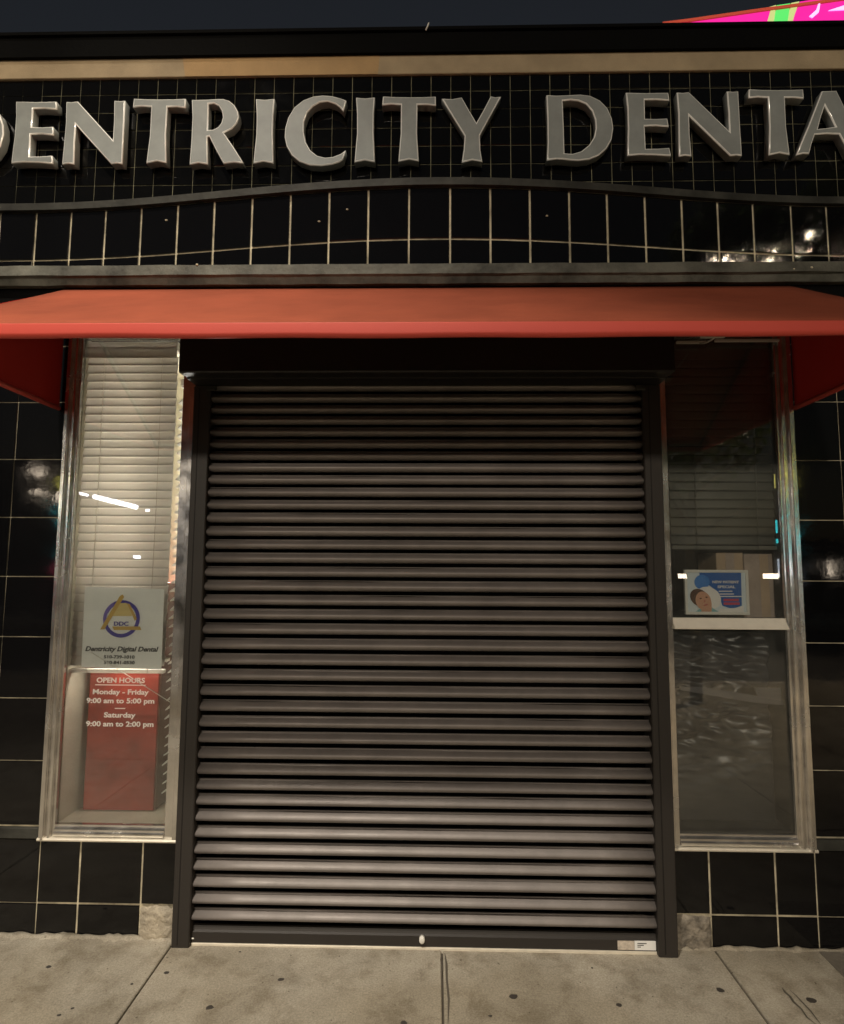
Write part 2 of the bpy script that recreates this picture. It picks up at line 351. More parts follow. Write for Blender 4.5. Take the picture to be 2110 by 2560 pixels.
# --- bowed band of big tiles
def bow(x):
    return .09*(1-math.cos(math.pi*min(abs(x), 2.15)/2.15))
NZ = 90
def bow_sheet(name, zlo, zhi, dy, th, mt, parent, x0=XL, x1=XR):
    bm = bmesh.new(); rows = []
    for i in range(NZ+1):
        x = x0+(x1-x0)*i/NZ; y = bow(x)+dy
        rows.append([bm.verts.new(p) for p in ((x,y,zlo),(x,y,zhi),(x,y+th,zhi),(x,y+th,zlo))])
    for a, b in zip(rows, rows[1:]):
        for k in range(4): bm.faces.new((a[k], a[(k+1)%4], b[(k+1)%4], b[k]))
    bm.faces.new(rows[0]); bm.faces.new(rows[-1])
    return link(name, finish(bm), mt, parent)
zc1 = WZ(1130, 443, -.02); zc0 = WZ(1130, 461, -.02); zg = WZ(1130, 597, 0); zl = WZ(1055, 688, -.07); zl1 = WZ(1055, 657, -.07)
band = bow_sheet('bowed_band', zl-.02, zc0+.01, .005, .12, 'grout', B)
bow_sheet('coping', zc0, zc1, -.022, .30, 'coping', B)
vx = [-95+0, 0, 90,177,263,352,443,534,629,725,822,920,1022,1125,1226,1325,1424,1519,1614,1706,1796,1884,1979,2068, 2160]
wx = []
for p in vx:                       # intersect the pixel's vertical plane with the bow
    Y = 0
    for _ in range(8): Y = bow(WX(p, 560, Y))
    wx.append(WX(p, 560, Y))
step = .175
while wx[0] > XL+step: wx.insert(0, wx[0]-step)
while wx[-1] < XR-step: wx.append(wx[-1]+step)
for a, b in zip(wx, wx[1:]):
    ya, yb = bow(a), bow(b); rz = math.atan2(yb-ya, b-a)
    for z0_, z1_ in ((zg, zc0), (zl1-.16, zg)):
        tile(a, b, z0_, z1_, (ya+yb)/2-.003, 'tile', band, g=.005, tilt=.005, rz=rz)
sweep_x('ledge', [(-.075,zl+.006),(-.07,zl1-.004),(-.058,zl1),(.25,zl1+.004),(.25,zl-.03),(-.05,zl-.03),(-.06,zl)], XL, XR, 'ledge', B, nx=90, jit=.0016)
box('soffit', XL, XR, -.02, .25, 2.70, zl-.032, 'black_paint', B)
# mortar flecks on the band
for px, py in ((415,550),(798,553),(868,523),(1368,539),(492,661),(1985,672),(2030,668)):
    Y = 0
    for _ in range(6): Y = bow(WX(px, py, Y))
    Yf = Y-.007 if py < 640 else -.075
    x, z = WP(px, py, Yf)
    o = blob('mortar_fleck', 0, 0, .007, .005, .004, 'grout', band); o.location = Vector((x, Yf+.002, z))-wl(band); o.rotation_euler = (R(90), 0, 0)
# --- piers left and right, and stall riser below the windows
WLo, WLi = WX(133, 1560), WX(449, 1500)             # left window outer / inner edge
WRi, WRo = WX(1666, 1500), WX(2008, 1560)
zw = (WZ(268,2097)+WZ(1863,2126))/2                 # underside of the window frames
RLo, RLi, RRi, RRo = WX(460,1600,-.07), WX(503,1600,-.07), WX(1623,1600,-.07), WX(1670,1600,-.07)
zrow = [(WZ(60,a)+WZ(2050,b))/2 for a, b in ((1008,1002),(1149,1148),(1297,1298),(1447,1451),(1594,1611),(1748,1763),(1901,1927))]
zp = (zrow[0]-zrow[-1])/6; zrow = [zrow[0]+zp*2, zrow[0]+zp]+[zrow[0]-zp*i for i in range(7)]
zstrip = zw+.055
zbase = (WZ(200,2258)+WZ(1900,2292))/2
def pier(x0, x1, joints):
    p = box('pier', x0, x1, .006, .25, -.1, 2.9, 'grout', B)
    js = [x0]+joints+[x1]
    zz = zrow+[zstrip]
    for a, b in zip(js, js[1:]):
        for t, u in zip(zz, zz[1:]): tile(a, b, u, t, 0, 'tile', p, g=.0022, tilt=.004)
        tile(a, b, zbase, zw, 0, 'tile', p, g=.0022, tilt=.004); tile(a, b, -.02, zbase, 0, 'tile', p, g=.0022, tilt=.003)
    box('metal_strip', x0, x1, -.012, .01, zw+.004, zstrip-.006, 'coping', p, bev=.002, seg=1)
    return p
lj = WX(25, 1300); rj = WX(2106, 1200)
pier(XL, WLo, [lj-.274*k for k in range(11,-1,-1)])
pier(WRo, XR, [rj+.274*k for k in range(12)])
def riser(x0, x1, joints, patch):
    p = box('stall_riser', x0, x1, .006, .25, -.1, zw-.002, 'grout', B)
    js = [x0]+joints+[x1]
    for a, b in zip(js, js[1:]):
        tile(a, b, zbase, zw-.004, 0, 'tile', p, g=.0045, tilt=.003)
        if (a, b) != patch: tile(a, b, -.02, zbase, 0, 'tile', p, g=.0045, tilt=.003)
    return p
ljs = [WX(195,2220), WX(354,2180)]; rjs = [WX(1775,2210), WX(1941,2210)]
rl = riser(WLo, RLo, ljs, (ljs[-1], RLo)); rr_ = riser(RRo, WRo, rjs, (RRo, rjs[0]))
def rough_block(name, x0, x1, y0, y1, z0, z1, mt, parent, n=10, j=.006):
    bm = bmesh.new(); bmesh.ops.create_grid(bm, x_segments=n, y_segments=n, size=.5)
    for v in bm.verts:
        x, z = v.co.x+.5, v.co.y+.5
        e = min(x, 1-x, 1-z)*6
        v.co = (x0+(x1-x0)*x, y1+(y0-y1)*min(1, .25+e)+random.uniform(-j, j), z0+(z1-z0)*z+(random.uniform(-j,j) if z > .9 else 0))
    return link(name, finish(bm, True), mt, parent)
rough_block('cement_patch', ljs[-1]+.004, RLo-.002, -.018, .004, -.01, zbase-.004, 'cement', rl)
rough_block('cement_patch', RRo+.002, rjs[0]-.004, -.014, .004, -.01, zbase-.004, 'cement_dark', rr_)
# trowelled mortar where the tiles meet the pavement
def fillet(x0, x1, mt, h, d):
    n = int((x1-x0)/.02); bm = bmesh.new(); rows = []
    for i in range(n+1):
        x = x0+(x1-x0)*i/n; q = .5+.5*math.sin(i*.9)*math.sin(i*.37+1); hh = h*(.25+q*random.uniform(.4,1)); dd = d*(.5+random.uniform(0,.8)*q)
        rows.append([bm.verts.new(p) for p in ((x,-.001,-.01),(x,-.004,hh),(x,-dd*.5,hh*.6),(x,-dd,-.004))])
    for a, b in zip(rows, rows[1:]):
        for k in range(3): bm.faces.new((a[k], a[k+1], b[k+1], b[k]))
    return link('mortar_edge', finish(bm, True), mt, B)
fillet(XL, RLo-.002, 'concrete', .016, .05); fillet(RRo+.002, XR, 'concrete', .014, .035)

# --- windows
def frame_v(x0, x1, y, z0, z1, mt, parent, steps):
    """ribbed vertical aluminium member: profile with small steps"""
    prof = []; n = len(steps); w = (x1-x0)/n
    for i, s in enumerate(steps):
        e = min(.0025, w*.2)
        prof += [(x0+w*i+e*.2, y-s+e), (x0+w*i+e, y-s), (x0+w*(i+1)-e, y-s), (x0+w*(i+1)-e*.2, y-s+e)]
    prof += [(x1, y+.012), (x0, y+.012)]
    return sweep_z('frame', prof, z0, z1, mt, parent)
zwt = WZ(300, 846)                                   # window head
zgl = WZ(300, 2066)
GY = .014
def glazing(nm, x0, x1, gl0, gl1, side, panemat):
    w = box('window', min(gl0,gl1)-.004, max(gl0,gl1)+.004, GY, GY+.006, zgl-.004, zwt, panemat, B)
    if side < 0:
        frame_v(x0, gl0, 0, zw+.004, zwt+.06, 'frame_metal', w, [.022,.030,.012,.020,.004])
        frame_v(gl1, x1, 0, zw+.004, zwt+.06, 'frame_metal', w, [.006,.02])
    else:
        frame_v(gl1, x1, 0, zw+.004, zwt+.06, 'frame_metal', w, [.004,.018,.012,.030,.022])
        frame_v(x0, gl0, 0, zw+.004, zwt+.06, 'frame_metal', w, [.02,.006])
    xa, xb = min(x0,x1), max(x0,x1)
    g0, g1 = min(gl0,gl1), max(gl0,gl1)
    sweep_x('sill', [(-.012,zw+.016),(-.016,zw+.03),(-.006,zw+.034),(-.006,zgl-.014),(.012,zgl-.008),(.012,zgl),(.034,zgl),(.034,zw+.016)], g0, g1, 'frame_metal', w)
    sweep_x('drip_edge', [(-.024,zw),(-.026,zw+.006),(-.022,zw+.011),(.02,zw+.013),(.02,zw)], xa-(.003 if side<0 else 0), xb+(.003 if side>0 else 0), 'frame_pale', w)
    sweep_x('window_head', [(-.012,zwt),(-.016,zwt+.012),(-.012,zwt+.05),(.034,zwt+.05),(.034,zwt)], g0, g1, 'frame_metal', w)
    return w
LG0, LG1 = WX(178,1500,.02), WX(441,1500,.02)
RG0, RG1 = WX(1676,1500,.02), WX(1956,1500,.02)
WLo, WRo = WLo+.003, WRo-.003
winL = glazing('left', WLo, RLo-.001, LG0, LG1, -1, 'pane')
winR = glazing('right', RRo+.001, WRo, RG0, RG1, 1, 'pane_dark')
zt1, zt0 = WZ(1815,1545,.01), WZ(1815,1572,.01)
sweep_x('transom', [(-.020,zt0),(-.024,zt0+.004),(.010,zt1-.002),(.014,zt1),(.034,zt1),(.034,zt0)], RG0, RG1, 'transom_glare', winR)
# rooms behind
sx_a, sx_b = RLi-.02, RRi+.02
def room(x0, x1, y1, z0, z1, mt, name):
    bm = bmesh.new(); y0 = .042; t = .02
    bbox(bm, x0-t, x0, y0, y1, z0-t, z1+t); bbox(bm, x1, x1+t, y0, y1, z0-t, z1+t)
    bbox(bm, x0, x1, y1-t, y1, z0, z1); bbox(bm, x0, x1, y0, y1-t, z1, z1+t); bbox(bm, x0, x1, y0, y1-t, z0-t, z0)
    return link(name, finish(bm), mt, B)
room(sx_a, sx_b, .9, -.012, 2.75, 'void', 'entrance_recess')  # near-black box added so the shutter slots read as deep shade
room(LG0-.012, LG1+.022, .75, zgl-.004, zwt+.04, 'plaster', 'display_bay')
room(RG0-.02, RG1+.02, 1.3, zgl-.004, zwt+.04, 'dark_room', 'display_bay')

# ================================================================== WINDOW CONTENTS, LEFT
def blind(x0, x1, ztop, zbot, pitch, mt, label, cords, Y, ang=74, nm='window_blind'):
    t = tag(empty(nm, ((x0+x1)/2, Y, zbot)), label, 'blind'); cx = (x0+x1)/2
    def loc(o): pass
    h = box('headrail', x0-.006, x1+.003, Y-.022, Y+.02, ztop-.045, ztop, mt, t, bev=.003); loc(h)
    v = box('valance', x0-.008, x1+.006, Y-.034, Y-.026, ztop-.085, ztop-.03, mt, t, bev=.002); loc(v)
    n = int((ztop-.07-zbot)/pitch); w = pitch*1.14
    bm = bmesh.new(); prof = []
    for k in range(5):
        s = (k/4-.5)*w; prof.append((s, .0022*(1-(2*k/4-1)**2)))
    a = [bm.verts.new((x0-cx, s, c)) for s, c in prof]+[bm.verts.new((x0-cx, s, c-.0009)) for s, c in prof[::-1]]
    b = [bm.verts.new((x1-cx, s, c)) for s, c in prof]+[bm.verts.new((x1-cx, s, c-.0009)) for s, c in prof[::-1]]
    for k in range(10): bm.faces.new((a[k], a[(k+1)%10], b[(k+1)%10], b[k]))
    bm.faces.new(a); bm.faces.new(b); me = finish(bm, True); me.materials.append(M[mt])
    for i in range(n):
        o = bpy.data.objects.new('slat', me); COL.objects.link(o); o.parent = t
        o.location = (random.uniform(-.0015,.0015), 0, ztop-.07-pitch*(i+.5)-zbot); o.rotation_euler = (R(ang)+random.gauss(0,.02), random.gauss(0,.0012), 0)
    r = box('bottom_rail', x0, x1, Y-.014, Y+.014, zbot-.004, zbot+.014, mt, t, bev=.003); loc(r)
    for c in cords:
        o = tube('ladder_cord', [(c, Y-.022, ztop-.06), (c+.002, Y-.021, (ztop+zbot)/2), (c-.004, Y-.021, zbot)], .0016, 'cord' if mt == 'blind' else 'blind_shaded', t, seg=6); loc(o)
    return t
BY = .068
bz = WZ(300, 1680, BY)
blind(WX(190,1300,BY)+.004, WX(428,1300,BY), WZ(300,858,BY), bz, (WZ(300,1190,BY)-WZ(300,1470,BY))/13, 'blind',
      'beige horizontal blind lowered in the lit left window', [WX(252,1200,BY), WX(398,1200,BY)], BY)
# red cabinet
ry0 = .17; rz0 = zgl
x0, x1 = WX(213,1900,ry0), WX(388,1900,ry0)
rb = tag(empty('red_cabinet', ((x0+x1)/2, .3, rz0)), 'tall red box standing behind the opening hours lettering', 'box')
def rl_(o, p=rb): return o
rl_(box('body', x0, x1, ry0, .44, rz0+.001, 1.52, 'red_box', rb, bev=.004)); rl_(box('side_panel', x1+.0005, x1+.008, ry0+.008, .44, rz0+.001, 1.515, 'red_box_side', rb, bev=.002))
# poster taped inside the glass
py_ = GY+.012
def PX(px, py): return WP(px, py, py_)
po = tag(empty('poster', (*PX(305,1670)[:1], py_, PX(305,1670)[1])), 'white poster with blue and gold triangle logo taped in the left window', 'poster')
def rel(o, p): return o
xa, za = PX(205,1672); xb, zb2 = PX(405,1470)
bm = bmesh.new()
q = [PX(203,1668), PX(403,1674), PX(411,1473), PX(212,1466)]
v = [bm.verts.new((x, py_+random.uniform(0,.001), z)) for x, z in q]+[bm.verts.new((x, py_+.0015, z)) for x, z in q]
for f in ((0,1,2,3),(7,6,5,4),(0,4,5,1),(1,5,6,2),(2,6,7,3),(3,7,4,0)): bm.faces.new([v[i] for i in f])
rel(link('sheet', finish(bm), 'paper', po), po)
cx, cz = PX(304,1547); rr = abs(PX(350,1547)[0]-cx)
def ringpoly(name, r0, r1, a0, a1, y, mt, n=28):
    pts = [(cx+r1*math.cos(a0+(a1-a0)*i/n), cz+r1*math.sin(a0+(a1-a0)*i/n)) for i in range(n+1)]+[(cx+r0*math.cos(a1-(a1-a0)*i/n), cz+r0*math.sin(a1-(a1-a0)*i/n)) for i in range(n+1)]
    bm = bmesh.new()
    f = [bm.verts.new((x, y, z)) for x, z in pts]; k = n+1
    for i in range(n): bm.faces.new((f[i], f[i+1], f[2*k-2-i], f[2*k-1-i]))
    return rel(link(name, finish(bm), mt, po), po)
ringpoly('logo_ring', rr*.80, rr, R(-158), R(160), py_-.0010, 'ink_blue')
ringpoly('logo_ring', rr*.82, rr, R(120), R(205), py_-.0012, 'ink_lilac')
def pp(name, pix, y, mt): 
    pts = [PX(*p) for p in pix]; bm = bmesh.new(); bm.faces.new([bm.verts.new((x, y, z)) for x, z in pts]); return rel(link(name, finish(bm), mt, po), po)
pp('logo_bar', [(300,1490),(307,1486),(311,1492),(262,1573),(251,1574),(255,1566)], py_-.0018, 'ink_gold')
pp('logo_bar', [(281,1566),(350,1566),(354,1575),(285,1575)], py_-.0018, 'ink_gold')
pp('logo_bar', [(318,1508),(325,1510),(343,1547),(337,1552)], py_-.0018, 'ink_gold')
pp('logo_crest', [(300,1508),(316,1507),(322,1516),(331,1540),(281,1540),(290,1521)], py_-.0015, 'ink_gold_pale')
x, z = PX(303,1564); rel(text('DDC', .026, x, z, py_-.0018, 'ink_blue', po, bold=.0006, width=.068), po)
wT = abs(PX(394,1625)[0]-PX(211,1625)[0])
x, z = PX(303,1628); rel(text('Dentricity Digital Dental', .030, x, z, py_-.0012, 'ink_black', po, shear=.25, bold=.0009, width=wT), po)
x, z = PX(298,1646); rel(text('510-739-1010', .020, x, z, py_-.0012, 'ink_black', po, bold=.0006, width=wT*.42), po)
x, z = PX(298,1660); rel(text('510-841-0530', .020, x, z, py_-.0012, 'ink_black', po, bold=.0006, width=wT*.42), po)
# opening hours in white vinyl on the glass
hy = GY-.0015
def HX(px, py): return WP(px, py, hy)
hr = tag(empty('opening_hours_lettering', (HX(298,1830)[0], hy, HX(298,1830)[1])), 'white opening hours lettering on the left window glass below the poster', 'lettering')
def line(s, px0, px1, py, size):
    xa, z = HX(px0, py); xb, _ = HX(px1, py)
    rel(text(s, size, (xa+xb)/2, z, hy, 'vinyl', hr, name='text_line', width=xb-xa, thick=.0005, bold=.0009), hr)
line('OPEN HOURS', 241, 362, 1706, .031); line('Monday - Friday', 231, 371, 1735, .031); line('9:00 am to 5:00 pm', 216, 386, 1757, .031)
line('Saturday', 259, 338, 1793, .031); line('9:00 am to 2:00 pm', 215, 384, 1815, .031)
for a, b, y in ((238, 364, 1712), (287, 313, 1771)):
    xa, z = HX(a, y); xb, _ = HX(b, y); rel(box('rule', xa, xb, hy-.0004, hy+.0004, z-.002, z+.002, 'vinyl', hr), hr)
# pale stick leaning between poster and glass
a = WP(228,1631,GY+.009); b = WP(436,1762,GY+.009)
st = tube('wand', [(a[0], GY+.009, a[1]), (b[0], GY+.009, b[1])], .0022, 'white_plastic', None, seg=8); tag(st, 'thin pale wand slanting across the poster bottom inside the left window', 'wand')
# the lit fluorescent fitting inside the left display
lf = tag(empty('display_light', (LG0+.10, .70, 1.1)), 'upright fluorescent batten on the back wall of the left display bay', 'light')
box('housing', LG0+.07, LG0+.13, .69, .728, 1.05, zwt-.1, 'white_plastic', lf, bev=.004)
tube('tube', [(LG0+.10,.672,1.08), (LG0+.10,.672,zwt-.13)], .013, 'tube', lf, seg=10)
al = bpy.data.lights.new('display_lamp', 'AREA'); al.shape = 'RECTANGLE'; al.size = .06; al.size_y = zwt-1.25; al.energy = 25; al.color = (1,.94,.85)
ao = bpy.data.objects.new('display_lamp', al); COL.objects.link(ao); ao.parent = lf; ao.location = (0, .64-.70, (zwt+.95)/2-1.1); ao.rotation_euler = (R(-90), 0, 0)
l2 = tag(empty('added_strip_light', ((LG0+LG1)/2, .10, bz+.05)), 'added slim strip light behind the left blind, brightening the lower display', 'light')  # unseen fitting added to brighten the lower part of the bay
box('housing', LG0+.06, LG1-.06, .082, .116, bz+.045, bz+.06, 'white_plastic', l2, bev=.002)
a2 = bpy.data.lights.new('added_strip_lamp', 'AREA'); a2.shape = 'RECTANGLE'; a2.size = LG1-LG0-.14; a2.size_y = .02; a2.energy = 1.1; a2.color = (1,.90,.76)
o2 = bpy.data.objects.new('added_strip_lamp', a2); COL.objects.link(o2); o2.parent = l2; o2.location = (0, 0, -.008); o2.rotation_euler = (R(-25), 0, 0)
# blind on the inner side of the bay, seen edge-on
sb = tag(empty('side_blind', (LG1+.004, .3, zgl+.14)), 'white blind seen edge-on along the right side of the left window', 'blind')
bm = bmesh.new(); w = .026
for y in (.055, .45):
    pass
pr = [(-w, -w*.50), (-w*.3, w*.10), (w*.4, w*.50), (w, w*.70), (w, w*.45), (w*.4, w*.14), (-w*.3, -w*.26), (-w, -w*.70)]
va = [bm.verts.new((x, -.25, z)) for x, z in pr]; vb = [bm.verts.new((x, .12, z)) for x, z in pr]
for k in range(8): bm.faces.new((va[k], va[(k+1)%8], vb[(k+1)%8], vb[k]))
bm.faces.new(va); bm.faces.new(vb); me = finish(bm); me.materials.append(M['side_slat'])
n = int((2.45-zgl-.14)/.041)
for k in range(n):
    o = bpy.data.objects.new('slat', me); COL.objects.link(o); o.parent = sb; o.location = (-.020+random.uniform(-.002,.002), 0, .041*k); o.rotation_euler = (0, random.gauss(0,.06), random.gauss(0,.01))
box('headrail', LG1-.035, LG1+.012, .05, .42, 2.46, 2.50, 'blind', sb, bev=.003); tube('ladder_cord', [(LG1-.016,.08,zgl+.14),(LG1-.016,.08,2.46)], .0015, 'cord', sb, seg=6)
# ================================================================== WINDOW CONTENTS, RIGHT
blind(WX(1672,1200,BY), WX(1930,1200,BY), WZ(1800,862,BY), WZ(1800,1372,BY), .042, 'blind_shaded', 'blind in the upper right window, its colour darkened as if unlit', [WX(1730,1100,BY), WX(1880,1100,BY)], BY, ang=70)
sy = GY+.03
def SX(px, py): return WP(px, py, sy)
ps = tag(empty('promotion_sign', (SX(1790,1536)[0], sy, SX(1790,1536)[1])), 'small blue framed sign with a smiling face standing on the right window rail', 'sign')
x0, z0 = SX(1713,1536); x1, z1 = SX(1868,1425)
for nm, c in (('frame', (x0,x1,z0,z0+.012)), ('frame', (x0,x1,z1-.012,z1)), ('frame', (x0,x0+.012,z0+.012,z1-.012)), ('frame', (x1-.012,x1,z0+.012,z1-.012))):
    rel(box(nm, c[0], c[1], sy-.008, sy+.008, c[2], c[3], 'white_plastic', ps, bev=.002), ps)
rel(box('print', x0+.010, x1-.010, sy-.002, sy+.004, z0+.010, z1-.010, 'print_pale', ps), ps)
def sp(name, pix, k, mt):
    bm = bmesh.new(); bm.faces.new([bm.verts.new((SX(*p)[0], sy-.0025-.0006*k, SX(*p)[1])) for p in pix]); return rel(link(name, finish(bm), mt, ps), ps)
def spd(name, cx_, cy_, rx, ry, k, mt, a=0):
    sp(name, [(cx_+rx*math.cos(t)*math.cos(a)-ry*math.sin(t)*math.sin(a), cy_+rx*math.cos(t)*math.sin(a)+ry*math.sin(t)*math.cos(a)) for t in [2*math.pi*i/24 for i in range(24)]], k, mt)
sp('blue_field', [(1748,1432),(1852,1432),(1854,1514),(1838,1520),(1822,1520),(1805,1514),(1795,1480),(1770,1462),(1748,1455)], 0, 'print_blue')
spd('blue_disc', 1754, 1455, 19, 18, 1, 'print_sky')
spd('white_halo', 1770, 1495, 33, 27, 2, 'vinyl', .5)
sp('shirt', [(1738,1529),(1765,1510),(1795,1529)], 3, 'teal')
sp('neck', [(1752,1529),(1755,1505),(1778,1505),(1778,1529)], 4, 'skin')
spd('hair', 1747, 1494, 25, 20, 5, 'hair', .7); spd('face', 1757, 1502, 19, 24, 6, 'skin', -.35)
spd('eye', 1750, 1496, 3, 1.6, 7, 'hair'); spd('eye', 1765, 1493, 3, 1.6, 7, 'hair'); spd('mouth', 1763, 1512, 6, 2.2, 7, 'lips', -.3); spd('nose', 1760, 1503, 1.8, 3, 7, 'lips')
sp('white_curve', [(1800,1521),(1820,1522),(1845,1518),(1858,1514),(1858,1530),(1795,1530)], 3, 'vinyl')
for s, px, py, sz, w in (('NEW PATIENT', 1813, 1458, .016, 66), ('SPECIAL', 1815, 1470, .016, 44)):
    x, z = SX(px, py); rel(text(s, sz, x, z, sy-.0040, 'vinyl', ps, width=abs(SX(px+w/2,py)[0]-SX(px-w/2,py)[0]), bold=.0004), ps)
for px, py, w, mt in ((1813,1478,34,'vinyl'),(1816,1485,36,'vinyl'),(1825,1491,60,'vinyl'),(1827,1500,38,'print_red'),(1828,1509,40,'print_red')):
    hh = 3.0 if mt == 'print_red' else 1.2
    sp('print_line', [(px-w/2,py-hh),(px+w/2,py-hh),(px+w/2,py+hh),(px-w/2,py+hh)], 2.2, mt)
# boxes behind the rail
shz = zt1-.002
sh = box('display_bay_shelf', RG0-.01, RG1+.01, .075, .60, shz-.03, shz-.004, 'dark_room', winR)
def carton(px0, px1, py0, py1, Y, d, mt, label):
    x0, z1 = WP(px0, py0, Y); x1, _ = WP(px1, py0, Y)
    t = tag(empty('carton', ((x0+x1)/2, Y+d/2, shz-.004)), label, 'box', 'cartons behind the right window')
    rel(box('body', x0, x1, Y, Y+d, shz-.004, z1, mt, t, bev=.003, seg=1), t)
    rel(box('tape', (x0+x1)/2-.02, (x0+x1)/2+.02, Y-.001, Y+.003, shz, z1-.003, 'cardboard_pale' if mt == 'cardboard' else 'cardboard', t), t)
carton(1790, 1857, 1381, 1500, .11, .2, 'cardboard', 'brown carton just behind the small blue sign'); carton(1859, 1958, 1384, 1500, .12, .2, 'cardboard_pale', 'pale carton at the right end behind the right window')
# crumpled black film behind the lower pane
bm = bmesh.new(); nx, nzz = 60, 130
from mathutils import noise
vs = []
fx0, fx1, fz0, fz1 = RG0+.006, RG1-.006, zgl+.002, zt0-.03
for j in range(nzz+1):
    for i in range(nx+1):
        u, w = i/nx, j/nzz; x = fx0+(fx1-fx0)*u; z = fz0+(fz1-fz0)*w
        amp = (.035+.055*(1-u))*max(0, min(1, (w-.15)*2.4))
        d = noise.noise(Vector((x*4+z*3, z*11, 2)))*.8+noise.noise(Vector((x*10+z*9, z*30, 5)))*.6+noise.noise(Vector((x*22+z*20, z*55, 7)))*.22+abs(noise.noise(Vector((x*5-z*4, z*14, 9))))*.7
        vs.append(bm.verts.new((x, .15+amp*d, z)))
for j in range(nzz):
    for i in range(nx): 
        k = j*(nx+1)+i; bm.faces.new((vs[k], vs[k+1], vs[k+nx+2], vs[k+nx+1]))
fm = link('plastic_film', finish(bm, True), 'plastic_film'); tag(fm, 'crumpled black plastic film behind the lower right window pane', 'plastic film')
sm = fm.modifiers.new('thickness', 'SOLIDIFY'); sm.thickness = .002
def slab_strip(name, pix, Y, mt, label):
    pts = [WP(*p, Y) for p in pix]; o = poly_prism(name, pts, Y, .006, mt); tag(o, label, 'strip' if 'card' not in label else 'card'); return o
slab_strip('grey_strip', [(1700,1716),(1760,1718),(1960,1752),(1962,1764),(1880,1756),(1704,1726)], .085, 'film_strip', 'grey strip slanting across the film in the lower right window')
slab_strip('grey_card', [(1886,1720),(1958,1720),(1960,1758),(1896,1744)], .10, 'film_strip', 'pale grey card leaning at the right of the lower right window')

# ================================================================== ROLLER SHUTTER
S = tag(empty('roller_shutter', (0, -.05, 0)), 'closed dark brown roller shutter over the shop entrance', 'roller shutter')
SY = -.035
ylist = [985.3,1013.5,1040.9,1069,1099,1128.9,1158.8,1188.7,1219.5,1251,1282.7,1317,1350.4,1383.2,1418,1452.6,1488.9,1524.3,1560.3,1598.3,1636.8,1675.9,1714.7,1753.7,1793.3,1832.6,1872.3,1912.5,1952.3,1990,2029,2070.5,2111,2152.6,2194,2236.5,2278,2319.5]
zs = [WZ(1050, y, SY) for y in ylist]; zs.insert(0, zs[0]+.053); zs.insert(0, zs[0]+.053)
sx0, sx1 = RLi-.006, RRi+.006
for a, b in zip(zs, zs[1:]):
    h = a-b
    jj = random.uniform(-.0006, .0006)
    prof = [(SY+.008, a), (SY-.003, a-.0003), (SY-.0045, a-.0015), (SY-.0045, a-.035*h), (SY+.002, a-.045*h), (SY+.002, a-.085*h)]
    for k in range(14):                       # lapped nose leaning out, rounded under at the bottom, then an open slot
        t = k/13; P = .54
        c = math.sin(math.pi/2*t/P)**.9 if t < P else max(0, 1-((t-P)/(1-P))**2)**.72
        prof.append((SY+.002-.0290*c, a-.085*h-.655*h*t+jj*math.sin(math.pi*t)))
    prof += [(SY+.008, a-.74*h)]
    o = sweep_x('slat', prof, sx0, sx1, 'shutter', S, nx=9, jit=.00022); rel(o, S)
    for p in o.data.polygons: p.use_smooth = len(p.vertices) == 4 and abs(p.normal.x) < .1
zbb1, zbb0 = WZ(1055,2334,SY-.012), WZ(1055,2367,SY-.012)
rel(sweep_x('bottom_bar', [(SY-.012,zbb0),(SY-.016,zbb0+.004),(SY-.016,zbb1-.008),(SY-.008,zbb1-.002),(SY-.003,zbb1+.012),(SY+.012,zbb1+.012),(SY+.012,zbb0)], sx0, sx1, 'shutter_rail', S), S)
RY = -.075
def rail(x0, x1, inner, z0):
    e = .004
    prof = [(x0+e,RY),(x1-e,RY),(x1,RY+e),(x1,RY+.018),(x1-inner*.0,RY+.018),(x1,.02),(x0,.02),(x0,RY+e)]
    rel(sweep_z('guide_rail', [(x0+e,RY),(x1-e,RY),(x1,RY+e),(x1,.025),(x0,.025),(x0,RY+e)], z0, zh, 'shutter_rail', S), S)
    for q in (.32,.36): rel(box('rail_groove', x0+(x1-x0)*q, x0+(x1-x0)*(q+.012), RY-.0006, RY+.001, z0+.01, zh-.01, 'black_paint', S), S)
zh = WZ(1055, 968, -.05)
rail(RLo, RLi, 1, .002); rail(RRi, RRo, -1, .002)
HYf = -.26
hx0, hx1 = WX(447,922,HYf), WX(1688,926,HYf)
hp = [(-.018,zh+.002),(HYf+.09,zh+.002),(HYf+.088,zh+.008),(HYf+.05,zh+.008),(HYf+.048,zh+.002),(HYf+.006,zh+.002),(HYf,zh+.008),(HYf,2.66),(HYf+.06,2.72),(-.018,2.72)]
rel(sweep_x('hood_box', hp, hx0, hx1, 'hood', S), S)
for x in (RLi-.012, RRi-.028): rel(box('rail_guide_shoe', x, x+.040, RY-.012, RY+.004, zh-.024, zh-.001, 'coping', S, bev=.004), S)
x, z = WP(1055, 2353, SY-.02)
o = tube('lock', [(x, SY-.014, z), (x, SY-.030, z), (x, SY-.033, z)], [.012,.012,.008], 'white_plastic', S, seg=14); rel(o, S); o.scale = (1, 1, 1.25)
x0, z1 = WP(1544, 2352, SY-.018); xm = WX(1586, 2352, SY-.018); x1, z0 = WP(1640, 2376, SY-.018)
rel(box('sticker', x0, xm-.0005, SY-.0185, SY-.0155, z0, z1, 'sticker_tan', S), S); stw = rel(box('sticker', xm+.0005, x1, SY-.0185, SY-.0155, z0, z1+.001, 'sticker_white', S), S)
for k in range(3): 
    o = box('print_line', xm+.012, xm+.05-.012*k, SY-.0192, SY-.0183, z1-.010-.007*k, z1-.007-.007*k, 'ink_black', S); rel(o, S)
